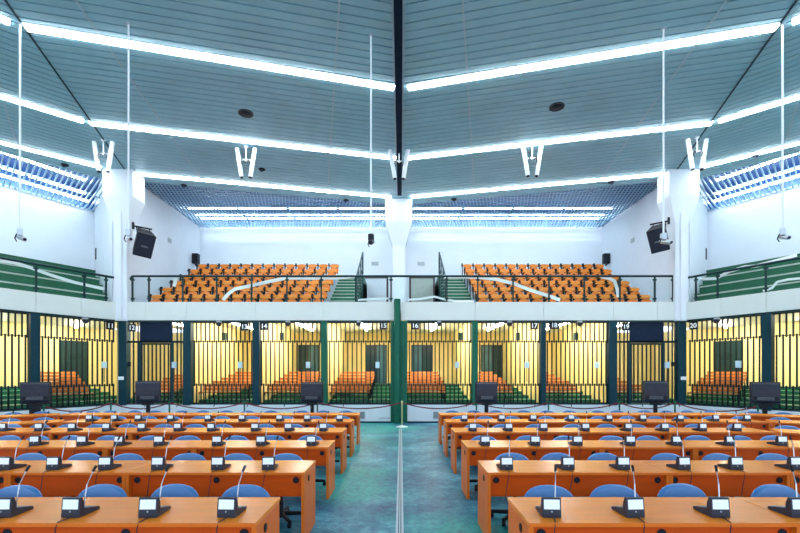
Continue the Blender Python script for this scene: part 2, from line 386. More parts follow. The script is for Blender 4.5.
# ------------------------------------------------------------------ ceiling light strips
def strip_light(label, a, b, w=0.19, seg=2.3):
    a = Vector(a); b = Vector(b); d = b - a; ln = d.length
    t = thing('ceiling_light', label, 'ceiling light', ((a.x+b.x)/2, (a.y+b.y)/2, CEIL), math.atan2(d.y, d.x), 'light strips across the ceiling')
    MB().box(-ln/2, ln/2, -w/2-0.03, w/2+0.03, -0.012, 0.0).build('housing', M['strip'], t)
    n = max(1, round(ln/seg)); s = ln/n
    for i in range(n):
        MB().box(-ln/2+i*s+0.015, -ln/2+(i+1)*s-0.015, -w/2, w/2, -0.035, -0.012).build('diffuser', M['tube'], t)
for sx, nm in ((-1, 'left'), (1, 'right')):
    g = 0.16
    strip_light(f'long white light strip nearest the camera across the {nm} half of the ceiling', (sx*g, 10.95), (sx*7.72, 9.02))
    strip_light(f'middle white light strip across the {nm} half of the ceiling', (sx*g, 14.56), (sx*8.85, 12.5))
    strip_light(f'farthest white light strip, ending above the {nm} corner pillar', (sx*(g+0.25), 17.78), (sx*9.55, 15.68))
    strip_light(f'short light strip nearest the camera above the {nm} side gallery', (sx*7.9, 8.9), (sx*13.0, 4.3))
    strip_light(f'middle light strip above the {nm} side gallery', (sx*8.95, 12.42), (sx*15.5, 6.8))
    strip_light(f'light strip along the grille above the {nm} side gallery', (sx*10.35, 15.2), (sx*16.2, 10.4))
# tubes above the grilles
for yy, nm in ((19.9, 'front'), (20.75, 'middle'), (21.2, 'rear')):
    for sx, sd in ((-1, 'left'), (1, 'right')):
        t = thing('light_tube_row', f'{nm} row of light tubes above the rear grille, {sd} half', 'ceiling light', (sx*5.1, yy, CEIL+0.3), 0, 'light tubes above the grilles')
        MB().box(-4.55, 4.55, -0.05, 0.05, 0.03, 0.08).build('housing', M['strip'], t)
        for k in range(4): MB().tube([(-4.5+k*2.27, 0, 0), (-4.5+k*2.27+2.15, 0, 0)], 0.022, 6).build('tube', M['louvre_tube'], t)
for sd, fr, us in (('left', FLF, -1), ('right', FRT, 1)):
    for v, nm in ((2.5, 'inner'), (3.9, 'middle'), (4.75, 'outer')):
        u0 = -1.3 + (5-v)*0.5; p = fr.p(us*(u0+4.0), v, CEIL+0.26)
        t = thing('light_tube_row', f'{nm} row of light tubes above the {sd} side grille', 'ceiling light', p, fr.a, 'light tubes above the grilles')
        MB().box(-4, 4, -0.05, 0.05, 0.03, 0.08).build('housing', M['strip'], t)
        for k in range(4): MB().tube([(-3.95+k*1.99, 0, 0), (-3.95+k*1.99+1.9, 0, 0)], 0.035, 6).build('tube', M['louvre_tube'], t)

# hung pairs of white tubes in a V
def vee(x, y, label, rz=0.0, first=[None]):
    if first[0]:
        return clone(first[0], (x, y, CEIL), rz, label)
    t = thing('hanging_fixture', label, 'ceiling fixture', (x, y, CEIL), rz, 'white V-shaped fixtures under the ceiling')
    MB().lathe([(0.07, -0.02), (0.07, 0)], 12).build('ceiling_plate', M['label'], t)
    MB().tube([(0, 0, -0.02), (0, 0, -0.46)], 0.018, 8).build('stem', M['label'], t, True)
    for s in (-1, 1):
        b = MB().lathe([(0.045, -0.46), (0.062, -0.45), (0.066, -0.2), (0.066, 0.2), (0.062, 0.45), (0.045, 0.46)], 12).build('tube', M['label'], t, True)
        b.location = (s*0.21, 0, -0.50); b.rotation_euler = (0, s*0.16, 0)
        MB().lathe([(0.05, -0.49), (0.05, -0.455)], 12).build('end_cap', M['black'], b)
        MB().tube([(0, 0, -0.44), (s*0.06, 0, -0.40), (s*0.13, 0, -0.44)], 0.02, 6).build('bracket', M['label'], t, True)
        MB().tube([(s*0.06, -0.03, -0.47), (s*0.10, -0.05, -0.42), (s*0.14, -0.04, -0.50), (s*0.11, -0.03, -0.58)], 0.012, 6).build('cable_loop', M['black'], t, True)
    first[0] = t
    return t
vee(-9.1, 13.45, 'white V-shaped fixture hung beside the left corner pillar')
vee(-4.88, 13.85, 'white V-shaped fixture hung between left pillar and ceiling beam')
vee(-0.06, 13.95, 'white V-shaped fixture straddling the dark beam in mid ceiling')
vee(4.1, 13.75, 'white V-shaped fixture hung between ceiling beam and right pillar')
vee(8.95, 13.3, 'white V-shaped fixture hung beside the right corner pillar')
# round recessed downlights
def downlight(x, y, label, r=0.2):
    t = thing('ceiling_speaker', label, 'ceiling speaker', (x, y, CEIL), 0, 'round dark ceiling speakers')
    MB().lathe([(r*0.72, -0.004), (r, -0.02), (r, 0.0)], 20).build('rim', M['casing'], t, True)
    MB().lathe([(r*0.7, -0.012), (r*0.3, -0.035), (0.01, -0.04)], 20).build('grille', M['black'], t, True)
downlight(-4.25, 12.05, 'large round dark ceiling speaker on the left half of the ceiling')
downlight(4.16, 11.75, 'large round dark ceiling speaker on the right half of the ceiling')
def spot(px, py, label):
    Y = F*(CEIL-EYE)/(372-py)
    t = thing('ceiling_spot', label, 'spotlight', (X(px, Y), Y, CEIL), 0, 'small dark spots on the ceiling')
    MB().lathe([(0.075, -0.05), (0.11, -0.03), (0.11, 0)], 12).build('body', M['black'], t, True)
    MB().tube([(0, -0.02, -0.04), (0, -0.08, -0.09)], [0.06, 0.045], 10).build('head', M['casing'], t, True)
spot(65, 164.5, 'small dark spotlight above the left side gallery')
spot(184, 185, 'small dark spotlight near the left corner pillar, before the grille')
spot(262, 169, 'small dark spotlight right of the left middle V-shaped fixture')
spot(346, 200, 'small dark spotlight left of the middle column head')
spot(454, 199, 'small dark spotlight right of the middle column head')
spot(611, 182, 'small dark spotlight near the right corner pillar, before the grille')
spot(755, 154.6, 'small dark spotlight above the right side gallery')

# cameras on long drop poles
def drop_camera(x, y, zb, label, rz, dark):
    t = thing('drop_pole_camera', label, 'camera', (x, y, CEIL), rz, 'cameras on long drop poles')
    h = CEIL - zb
    MB().lathe([(0.05, -0.03), (0.05, 0)], 12).build('ceiling_plate', M['strip'], t)
    MB().tube([(0, 0, -0.03), (0, 0, -h+0.18)], 0.018, 8).build('pole', M['label'], t, True)
    MB().box(-0.045, 0.045, -0.05, 0.05, -h+0.07, -h+0.2).build('mount', M['steel'] if not dark else M['black'], t, bevel=0.008)
    b = MB().lathe([(0.035, -0.12), (0.05, -0.11), (0.05, 0.1), (0.035, 0.12)], 12, axis='y').build('camera_body', M['steel'] if not dark else M['casing'], t, True)
    b.location = (0.03, -0.02, -h+0.02); b.rotation_euler = (0.35, 0, 0.5)
    MB().lathe([(0.028, -0.14), (0.028, -0.12)], 12, axis='y').build('lens', M['black'], b)
    MB().tube([(-0.05, 0, -h+0.1), (-0.08, 0, -h+0.0), (-0.05, 0, -h-0.06)], 0.012, 6).build('cable', M['black'], t, True)
drop_camera(X(20, 8.93), 8.93, 4.5, 'camera on a white drop pole at far left', 0.6, False)
drop_camera(X(128.5, 8.95), 8.95, 4.5, 'camera on a white drop pole before the left pillar', 0.2, False)
drop_camera(X(371, 9.25), 9.25, 4.5, 'dark camera on a white drop pole left of the middle column', -0.6, True)
drop_camera(X(663.5, 9.07), 9.07, 4.46, 'camera on a white drop pole before the right black loudspeaker', 0.0, False)
drop_camera(X(782.5, 8.97), 8.97, 4.52, 'camera on a white drop pole at far right', -0.6, False)

# ------------------------------------------------------------------ cages
def label_text(txt, size):
    cu = bpy.data.curves.new('digits', 'FONT'); cu.body = txt; cu.size = size; cu.align_x = 'CENTER'; cu.align_y = 'CENTER'; cu.extrude = 0.002; cu.offset = size*0.02
    o = bpy.data.objects.new('digits', cu); COL.objects.link(o)
    dg = bpy.context.evaluated_depsgraph_get()
    me = bpy.data.meshes.new_from_object(o.evaluated_get(dg)); bpy.data.objects.remove(o)
    me.materials.clear(); me.materials.append(M['label'])
    return me
def sign(num, fr, u, z):
    t = thing('cage_sign', f'black sign with white number {num} hung on the cage bars', 'sign', fr.p(u, -0.06, z), fr.a, 'cage number signs')
    MB().box(-0.135, 0.135, -0.012, 0.012, -0.13, 0.13).build('plate', M['black'], t, bevel=0.004)
    me = label_text(num, 0.22); me.name = 'number'
    o = bpy.data.objects.new('number', me); COL.objects.link(o); o.parent = t
    o.location = (0, -0.0145, 0); o.rotation_euler = (PI/2, 0, 0)
BARS = {}
def bar_mesh(key, z0, z1):
    if key not in BARS:
        o = MB().box(-0.019, 0.019, -0.019, 0.019, z0, z1).build('bar', M['bar']); BARS[key] = o.data
        bpy.data.objects.remove(o)
    return BARS[key]
Z0, Z1, Z2, Z3 = 0.675, 1.34, 2.89, 3.575
def bars(t, u0, u1, tiers, pitch=0.156):
    n = max(1, round((u1-u0)/pitch)); p = (u1-u0)/n
    for key, a_, b_, off in tiers:
        me = bar_mesh(key, a_, b_)
        for i in range(n if off else n):
            x = u0 + p*(i + (0.5 if off else 0.98))
            if x > u1 - 0.02: x = u1 - 0.03
            o = bpy.data.objects.new('bar', me); COL.objects.link(o); o.parent = t; o.location = (x, 0, 0)
TIERS = [('up', Z2-0.05, Z3, False), ('mid', Z1-0.04, Z2+0.04, True), ('low', Z0, Z1+0.05, False)]
def grille(label, fr, u0, u1):
    um = (u0+u1)/2
    t = thing('cage_grille', label, 'bar grille', fr.p(um, 0.1, 0), fr.a, 'barred cage fronts')
    w = u1-u0
    bars(t, -w/2, w/2, TIERS)
    for z in (Z2, Z1): MB().box(-w/2, w/2, -0.01, 0.01, z-0.012, z+0.012).build('cross_rail', M['bar'], t)
    MB().box(-w/2, w/2, -0.025, 0.025, Z0, Z0+0.035).build('bottom_rail', M['bar'], t)
    MB().box(-w/2, w/2, -0.025, 0.025, Z3-0.03, Z3).build('top_rail', M['bar'], t)
def door_grille(label, fr, u0, ua, ub, u1, knob):
    um = (u0+u1)/2
    t = thing('cage_grille', label, 'bar grille', fr.p(um, 0.1, 0), fr.a, 'barred cage fronts')
    u0 -= um; u1 -= um; ua -= um; ub -= um
    bars(t, u0, ua-0.04, [('up', Z2-0.05, Z3, False), ('gate', Z0, Z2, False)])
    bars(t, ub+0.04, u1, [('up', Z2-0.05, Z3, False), ('gate', Z0, Z2, False)])
    MB().box(ua, ub, -0.03, 0.03, Z2-0.02, Z3).build('door_panel', M['navy_panel'], t, bevel=0.004)
    MB().box(u0, u1, -0.03, 0.03, Z2-0.05, Z2+0.02).build('transom', M['bar'], t)
    for x in (ua, ub): MB().box(x-0.035, x+0.035, -0.035, 0.035, Z0, Z2-0.02).build('door_post', M['dark_post'], t)
    ring = [(ua+0.04, Z0+0.03), (ub-0.04, Z0+0.03), (ub-0.04, Z2-0.06), (ua+0.04, Z2-0.06), (ua+0.08, Z0+0.09), (ub-0.08, Z0+0.09), (ub-0.08, Z2-0.12), (ua+0.08, Z2-0.12)]
    fs = []
    for i in range(4):
        j = (i+1) % 4
        fs += [(i, j, j+4, i+4), (i+8, i+12, j+12, j+8), (i, i+8, j+8, j), (i+4, j+4, j+12, i+12)]
    d = MB().add([(x, -0.02, z) for x, z in ring] + [(x, 0.02, z) for x, z in ring], fs).build('gate', M['bar'], t)
    n = 7; me = bar_mesh('gatein', Z0+0.05, Z2-0.08)
    for i in range(n):
        o = bpy.data.objects.new('bar', me); COL.objects.link(o); o.parent = d; o.location = (ua + (ub-ua)*(i+1)/(n+1), 0, 0)
    MB().box(knob-um-0.05, knob-um+0.05, -0.05, 0.0, 2.0, 2.16).build('lock', M['bar'], t, bevel=0.006)
def post(label, fr, u, w, z0=0.62, z1=3.6, m='green_post', d=0.24):
    o = MB().box(-w/2, w/2, -0.03, d, 0, z1-z0).build('post', M[m], bevel=0.006)
    o.matrix_world = Matrix.Translation(fr.p(u, 0.0, z0)) @ Matrix.Rotation(fr.a, 4, 'Z')
    tag(o, label, 'post', 'green posts between the cages')
def intercom(num, fr, u, z=2.05):
    t = thing('intercom', f'pale blue intercom box on the bars of {num}', 'intercom', fr.p(u, 0.02, z), fr.a, 'intercom boxes on the cage bars')
    MB().box(-0.07, 0.07, -0.05, 0.05, -0.11, 0.11).build('box', M['ltblue'], t, bevel=0.012)
    MB().tube([(0, 0, -0.11), (0, 0, -0.6)], 0.014, 6).build('conduit', M['casing'], t)
def dome(num, fr, u):
    t = thing('dome_camera', f'grey dome camera under the beam of {num}', 'camera', fr.p(u, -0.1, 3.6), fr.a, 'dome cameras over the cages')
    MB().lathe([(0.02, -0.2), (0.08, -0.17), (0.1, -0.1), (0.1, -0.06)], 14).build('dome', M['casing'], t, True)
    MB().box(-0.06, 0.06, -0.06, 0.1, -0.06, 0.0).build('mount', M['grey'], t)
def bench(label, fr, u, v, z, w=1.45, first={}):
    loc = fr.p(u, v, z)
    if w in first: return clone(first[w], loc, fr.a, label)
    t = thing('bench', label, 'bench', loc, fr.a, 'wooden benches in the cages')
    first[w] = t
    s = MB()
    MB().box(-w/2, w/2, -0.02, 0.34, 0.40, 0.435).build('seat', M['bench_wood'], t, bevel=0.006)
    for z in (0.47, 0.59): MB().prism_x([(0.345+(z-.52)*.18, z), (0.375+(z-.52)*.18, z), (0.40+(z-.52)*.18, z+0.10), (0.37+(z-.52)*.18, z+0.10)], -w/2, w/2).build('back_slat', M['bench_wood'], t, bevel=0.006)
    for x in (-w/2+0.03, w/2-0.03):
        MB().tube([(x, 0.0, 0), (x, 0.0, 0.385), (x, 0.34, 0.385), (x, 0.40, 0.70)], 0.022, 6).tube([(x, 0.36, 0.4), (x, 0.40, 0)], 0.022, 6).build('leg_frame', M['bar'], t)
def cage_lamp(num, fr, u, v0=0.6, v1=4.0, turn=0.0):
    t = thing('ceiling_light', f'white tube light under the ceiling of {num}', 'ceiling light', fr.p(u, (v0+v1)/2, 3.72), fr.a + turn, 'tube lights in the cages')
    h = (v1-v0)/2
    for k in (-1, 1):
        a_, b_ = (-h, -0.12) if k < 0 else (0.12, h)
        b = MB().box(-0.06, 0.06, a_, b_, -0.05, 0.0).build('housing', M['label'], t)
        MB().box(-0.045, 0.045, a_+0.03, b_-0.03, -0.09, -0.05).build('tube', M['cage_tube'], b)
def steps(name, fr, u0, u1, vmax, skew=0.0, n=5):
    mb = MB(); nz = MB()
    for i in range(n):
        v = 0.85 + 0.8*i; z0 = 0.6 + 0.12*i
        mb.prism([(u0-skew*v, v), (u1-skew*v, v), (u1-skew*vmax, vmax), (u0-skew*vmax, vmax)] if True else [], 0.6, 0.64+0.12*(i+1))
        nz.box(u0-skew*v, u1-skew*v, v-0.012, v+0.04, 0.64+0.12*(i+1)-0.02, 0.64+0.12*(i+1)+0.004)
    struct(mb.build(name, M['step_green'], frame=fr.m())); struct(nz.build('trim_nosing_' + name, M['bench_green'], frame=fr.m()))

PX = {12: (126.6, 183.5), 13: (191, 253), 14: (258.5, 321), 15: (327, 390.6), 16: (407.3, 472), 17: (478, 541), 18: (546, 609.5), 19: (617, 678)}
SIGN = {12: (133, 328), 13: (245, 327), 14: (264.6, 326.5), 15: (383.5, 326), 16: (415, 326), 17: (533.5, 326), 18: (553.5, 325.6), 19: (625, 327)}
ICOM = {12: 174, 13: 240, 14: 308, 15: 377.5, 16: 457, 17: 527, 18: 597, 19: 667.5}
BEN = {12: -9.75, 13: -7.40, 14: -5.0, 15: -2.62, 16: 0.2, 17: 2.68, 18: 5.12, 19: 7.55}
for num, (a_, b_) in PX.items():
    u0, u1 = X(a_, FY), X(b_, FY)
    nm = f'cage {num}'
    if num == 12: door_grille('barred front with gate and navy panel of cage 12', FC, u0, X(138.5, FY), X(171, FY), u1, X(128, FY))
    elif num == 19: door_grille('barred front with gate and navy panel of cage 19', FC, u0, X(631, FY), X(665, FY), u1, X(674, FY))
    else: grille(f'dark steel bar front of cage {num} below the gallery', FC, u0, u1)
    sign(str(num), FC, X(SIGN[num][0], FY), Z(SIGN[num][1], FY))
    intercom(nm, FC, X(ICOM[num], FY))
    if num not in (12, 19): dome(nm, FC, X({13: 220, 14: 288.5, 15: 359, 16: 439, 17: 509, 18: 579}[num], FY))
    cage_lamp(nm, FC, (u0+u1)/2)
    steps(f'floor_steps_{num}', FC, u0 - 0.1, u1 + 0.1, 6.2)
    for i in range(5):
        bench(f'wooden bench in cage {num}, {["front", "second", "third", "fourth", "rear"][i]} of five rows', FC, BEN[num]+0.73, 0.45+0.8*i + (0.0), 0.64 + 0.12*i + 0.002)
for k, (px, nm) in enumerate(((187, 'twelve and thirteen'), (256, '13 and 14'), (324, '14 and 15'), (475, '16 and 17'), (543.5, '17 and 18'), (613, '18 and 19'))):
    if k == 0: nm = '12 and 13'
    w = {0: .27, 1: .23, 2: .21, 3: .2, 4: .17, 5: .28}[k]
    post(f'green steel post between cages {nm}', FC, X(px, FY), w, m='dark_post' if k in (0, 1, 4, 5) else 'green_post')
    struct(MB().box(X(px, FY)-0.05, X(px, FY)+0.05, 0.3, 6.2, 0.6, 3.72).build(f'wall_partition_{k+1}', M['yellow'], frame=FC.m()))
struct(MB().box(-0.07, 0.03, 0.3, 6.2, 0.6, 3.72).build('wall_partition_7', M['yellow'], frame=FC.m()))
ct = thing('post', 'broad green post between cages 15 and 16, reaching the floor', 'post', (X(399, FY), FY-0.05, 0), 0, 'green posts between the cages')
MB().box(-0.295, 0.295, 0, 0.18, 0, 3.6).build('column_box', M['green_post'], ct, bevel=0.008)
MB().tube([(-0.06, -0.09, 0), (-0.06, -0.09, 4.36)], 0.115, 16).build('front_pipe', M['green_post'], ct, True)
for sd, fr, us, n1, n2 in (('left', FLF, -1, '11', 'at far left'), ('right', FRT, 1, '20', 'at far right')):
    def LL(a_, b_): return tuple(sorted((us*a_, us*b_)))
    grille(f'dark steel bar front of cage {n1} in the {sd} wing', fr, *LL(0.15, 2.33))
    grille(f'dark steel bar front of the unnumbered cage {n2}', fr, *LL(2.6, 4.85))
    post(f'dark green corner post below the {sd} pillar', FC, X(122.7, FY) if us < 0 else X(682, FY), 0.28, m='dark_post')
    post(f'dark green post beside cage {n1} {n2}', fr, us*2.47, 0.24, m='dark_post')
    sign(n1, fr, us*0.36 if us < 0 else us*0.42, Z(326, 15.3))
    intercom('cage ' + n1, fr, us*(0.52 if us < 0 else 1.72))
    dome('cage ' + n1, fr, us*1.15)
    cage_lamp('cage ' + n1, fr, us*-0.1, 2.0, 4.6, us*0.38); cage_lamp(f'the unnumbered cage {n2}', fr, us*2.5, 2.0, 4.6, us*0.38)
    steps('floor_steps_' + sd, fr, *LL(-0.9, 6), 5.2, 0.0)
    for i in range(5):
        v = 0.45 + 0.8*i; sh = -0.32*(v-0.5)
        uc = (1.35 if us < 0 else 0.66) + sh
        bench(f'wooden bench in cage {n1}, {["front", "second", "third", "fourth", "rear"][i]} of five rows', fr, us*uc, v, 0.642 + 0.12*i)
        if us > 0: bench(f'wooden bench in the far right cage, {["front", "second", "third", "fourth", "rear"][i]} of five rows', fr, us*(3.9+sh), v, 0.642 + 0.12*i)
    # plate on the corner post
    t = tag(MB().box(-0.10, 0.10, -0.012, 0.0, -0.06, 0.06).build('post_plate', M['label'], bevel=0.003), f'small white plate on the {sd} corner post', 'sign', 'white plates on the corner posts')
    t.location = (X(121.6, FY) if us < 0 else X(683, FY), FY-0.032, 1.58)
# doors in the cages' rear walls
def cage_door(n, fr, u, v, w, two):
    d = struct(MB().box(-w/2-0.06, w/2+0.06, -0.04, 0.0, 1.2, 3.14).build(f'door_{n}', M['door_teal'], bevel=0.004))
    d.matrix_world = Matrix.Translation(fr.p(u, v, 0)) @ Matrix.Rotation(fr.a, 4, 'Z')
    if two:
        MB().box(0.02*two - (w/2-0.02 if two < 0 else 0), 0.02*two + (w/2-0.02 if two > 0 else 0), -0.06, -0.041, 1.24, 3.08).build('leaf', M['door_reflect'], d, bevel=0.004)
    else:
        MB().box(-0.25, 0.25, -0.052, -0.041, 2.3, 2.6).build('panel', M['rail'], d)
cage_door(1, FC, -4.57, 6.19, 0.9, 1); cage_door(2, FC, -1.21, 6.19, 0.9, 1)
cage_door(3, FC, 1.04, 6.19, 0.95, -1); cage_door(4, FC, 4.49, 6.19, 0.95, -1)
cage_door(5, FLF, 0.80, 5.19, 0.98, 0); cage_door(6, FRT, -0.80, 5.19, 0.98, 0)
for x, s, num in ((-5.09, 1, 14), (-7.53, 1, 13), (5.0, -1, 17), (7.46, -1, 18), (2.57, -1, 16)):
    o = MB().box(-0.07, 0.07, -0.12, 0.12, -0.16, 0.16).build('wall_box', M['door_teal'], bevel=0.01)
    o.location = (x + s*0.07, 18.6, 3.3); tag(o, f'dark green box on the side wall of cage {num}', 'wall box', 'dark green boxes on cage walls')
# vents and hatch on the dais front
for px, sd in ((362.3, 'left'), (435.8, 'right')):
    t = thing('wall_vent', f'grey vent in the white dais front {sd} of the aisle', 'vent', (X(px, FY), FY, 0.27), 0, 'vents in the dais front')
    MB().box(-0.1, 0.1, -0.02, 0.0, -0.13, 0.13).build('frame', M['grey'], t, bevel=0.004)
    for k in range(5): MB().box(-0.08, 0.08, -0.028, -0.02, -0.10+k*0.045, -0.08+k*0.045).build('slat', M['casing_lite'], t)
t = thing('access_hatch', 'white hatch in the dais front left of the broad green post', 'hatch', (X(384.5, FY), FY, 0.36), 0)
MB().box(-0.2, 0.2, -0.008, 0.0, -0.18, 0.2).build('cover', M['white'], t, bevel=0.003)
MB().box(-0.2, 0.2, -0.02, 0.0, -0.21, -0.18).build('ledge', M['grey'], t)

# ------------------------------------------------------------------ upper gallery
GZ = 3.95
for sx, nm in ((-1, 'left'), (1, 'right')):
    mb = MB()
    for i in range(1, 6):
        y0 = 16.25 + 0.75*i - 0.35
        a_, b_ = sorted((sx*2.785, sx*9.94)); mb.box(a_, b_, y0, 21.8, GZ, GZ + 0.41*i)
    struct(mb.build('floor_tiers_' + nm, M['concrete']))
    st = MB(); no = MB()
    for i in range(1, 12):
        y0 = 15.85 + 0.375*i; a_, b_ = sorted((sx*1.68, sx*2.78))
        st.box(a_, b_, y0, 21.8, GZ, GZ+0.2*i); no.box(a_, b_, y0-0.015, y0+0.05, GZ+0.2*i-0.025, GZ+0.2*i+0.004)
    struct(st.build('floor_stairs_' + nm, M['step_green'])); struct(no.build('trim_stairs_' + nm, M['nosing']))
def make_seat():
    t = thing('tip_up_chair', 'seat', 'chair', (0,0,0), 0, 'orange tip-up gallery chairs')
    MB().pillow(0.43, 0.16, 0.04, lambda x, z, d: (x*(1 - 0.22*max(0, z/0.08)**2), 0.06 + z*0.22 + d, 0.64 + z), 2.7, 24, 0.5).build('backrest', M['orange'], t, True)
    MB().box(-0.17, 0.17, 0.055, 0.075, 0.28, 0.60).build('frame_plate', M['black'], t)
    MB().pillow(0.40, 0.30, 0.06, lambda x, z, d: (x*(1 - 0.12*max(0, z/0.15)**2), -0.05 + z*0.12 + d, 0.395 + z), 2.7, 24, 0.3).build('seat', M['orange_dark'], t, True)
    MB().box(-0.265, -0.225, -0.14, 0.16, 0.60, 0.64).box(-0.26, -0.23, -0.05, 0.05, 0.0, 0.61).box(-0.275, -0.225, -0.02, 0.11, 0.64, 0.735).build('armrest', M['black'], t)
    MB().box(-0.04, 0.04, -0.03, 0.05, 0, 0.36).build('pedestal', M['black'], t)
    return t
RN = ['front', 'second', 'third', 'fourth', 'fifth', 'rear']
seat0 = None
for sx, nm in ((-1, 'left'), (1, 'right')):
    for r in range(6):
        Y = 16.25 + 0.75*r
        for k in range(13):
            x = sx*(3.03 + 0.5*k + (0.0 if r % 2 == 0 else 0.0))
            pos = f'{ORD[k]} from the stairs' if k else 'nearest the stairs'
            if k == 12: pos = 'farthest from the stairs'
            lb = f'orange tip-up chair {pos}, {RN[r]} row of the {nm} gallery block'
            loc = (x, Y, GZ + 0.41*r)
            if seat0 is None: seat0 = make_seat(); seat0.location = loc; seat0['label'] = lb
            else: clone(seat0, loc, 0, lb)
# railing of the front gallery
def railing(label, fr, u0, u1, posts, ztop, zb, ends):
    t = thing('gallery_railing', label, 'railing', fr.p((u0+u1)/2, 0.06, zb), fr.a, 'gallery railings')
    um = (u0+u1)/2; h = ztop - zb
    pts = [(u0-um, 0, h), (u1-um, 0, h)]
    if ends[0]: pts = [(u0-um-0.14, 0.08, h-0.12)] + pts
    if ends[1]: pts = pts + [(u1-um+0.14, 0.08, h-0.12)]
    MB().tube(pts, 0.04, 8).build('handrail', M['rail'], t, True)
    for p in posts:
        q = MB().box(p-um-0.026, p-um+0.026, -0.026, 0.026, 0, h-0.02).build('post', M['rail'], t, bevel=0.004)
        for z in (0.1, h-0.16): MB().box(p-um-0.06, p-um+0.06, -0.015, 0.03, z, z+0.06).build('clamp', M['rail'], q)
    ps = sorted(posts)
    for a_, b_ in zip(ps, ps[1:]):
        MB().box(a_-um+0.05, b_-um-0.05, 0.0, 0.008, 0.06, h-0.07).build('glass_panel', M['glass'], t)
railing('dark green glazed railing along the front gallery', FC, X(131, FY), X(675, FY), [X(p, FY) for p in (131.5, 148, 182, 216, 251, 286.5, 321, 355.5, 391, 447, 478, 513.5, 549.5, 585, 620.7, 655.7, 674)], 5.21, 4.28, (1, 1))
railing('dark green glazed railing along the left side gallery', FLF, -5.2, -0.16, [-0.44, -1.11, -2.43, -3.75, -5.1], 5.12, 4.24, (0, 1))
railing('dark green glazed railing along the right side gallery', FRT, 0.16, 5.2, [0.44, 1.11, 2.43, 3.75, 5.1], 5.12, 4.24, (1, 0))
# stair handrails
for sx, nm in ((-1, 'left'), (1, 'right')):
    t = thing('stair_handrail', f'sloping green handrail beside the {nm} gallery stairs', 'railing', (sx*1.62, 16.1, GZ), 0, 'gallery stair handrails')
    MB().tube([(0, 0, 0.1), (0, 0, 1.35), (0, 2.5, 2.9), (0, 2.5, 2.0)], 0.035, 8).build('handrail', M['rail'], t, True)
    MB().tube([(0, 0, 0.75), (0, 2.5, 2.25)], 0.02, 6).build('mid_rail', M['rail'], t, True)
    for k in range(4): MB().tube([(0, 0.05+k*0.8, 0.0), (0, 0.05+k*0.8, 1.35+k*0.8*0.61)], 0.025, 6).build('post', M['rail'], t, True)
# side gallery benches: green tiers with pale nosings
for sd, fr, us in (('left', FLF, -1), ('right', FRT, 1)):
    ue = [0.06, -0.34, -0.78, -1.18]
    for i in range(4):
        v = 0.75 + 1.15*i; z = 4.62 + 0.5*i
        a_, b_ = sorted((us*ue[i], us*9.5))
        p = fr.p(0, 0, 0)
        t = thing('tier_bench', f'{["front", "second", "third", "rear"][i]} green bench tier of the {sd} side gallery', 'bench', p, fr.a, 'green bench tiers in the side galleries')
        MB().box(a_, b_, v, min(v+1.1, 5.08), GZ+0.01, z-0.05).build('body', M['bench_green'], t)
        MB().box(a_, b_, v-0.03, min(v+1.1, 5.08), z-0.05, z).build('nosing', M['bench_green'], t)
        MB().box(a_, b_, v-0.02, v, z-0.10, z-0.052).build('pale_strip', M['nosing'], t) if i < 3 else None
# doors and plates on the rear wall
def gal_door(n, x0, x1, leaf, fm):
    d = struct(MB().box(x0, x1, 21.74, 21.8, GZ, 6.42).build(f'door_{n}', leaf))
    f = MB().box(x0-0.09, x0, 21.72, 21.8, GZ, 6.52).box(x1, x1+0.09, 21.72, 21.8, GZ, 6.52).box(x0-0.09, x1+0.09, 21.72, 21.8, 6.42, 6.52).build('frame', fm, d)
    MB().box(x0+0.1, x0+0.16, 21.68, 21.74, 5.0, 5.12).build('handle', M['steel'], d)
gal_door(7, X(365, 21.8), X(386.5, 21.8), M['door_white'], M['frame_brown'])
gal_door(8, X(411, 21.8), X(433, 21.8), M['door_beige'], M['frame_brown'])
for px, sd in ((375, 'left'), (421, 'right')):
    o = MB().box(-0.17, 0.17, -0.03, 0, -0.09, 0.09).build('wall_plate', M['grey'], bevel=0.005)
    o.location = (X(px, 21.8), 21.8, Z(263.7, 21.8)); tag(o, f'grey plate on the white wall above the {sd} gallery door', 'sign', 'grey plates over the gallery doors')
for sx, sd in ((-1, 'left'), (1, 'right')):
    t = thing('corner_speaker', f'small black wall speaker in the {sd} rear gallery corner', 'speaker', (sx*9.79, 21.0, 7.2), 0, 'small black gallery speakers')
    MB().box(-0.14, 0.14, -0.12, 0.12, -0.24, 0.24).build('box', M['black'], t, bevel=0.01)
    MB().box(-0.03, 0.03, -0.03, 0.03, -0.34, -0.24).build('bracket', M['casing'], t)
    o = MB().box(-0.012, 0.012, -0.14, 0.14, -0.09, 0.09).build('wall_plate', M['grey'], bevel=0.004)
    o.location = (sx*9.935, 19.3 - 0.4, 7.45); tag(o, f'grey plate on the {sd} side wall of the front gallery', 'sign', 'grey plates on gallery side walls')
    o = MB().box(-0.09, 0.09, -0.02, 0.02, -0.24, 0.24).build('wall_slot', M['casing'], bevel=0.004)
    o.location = (sx*13.18, 19.0, 6.9); o.rotation_euler = (0, 0, sx*math.radians(49)); tag(o, f'dark upright box at the inner corner of the {sd} side gallery', 'wall box', 'dark boxes in side galleries')
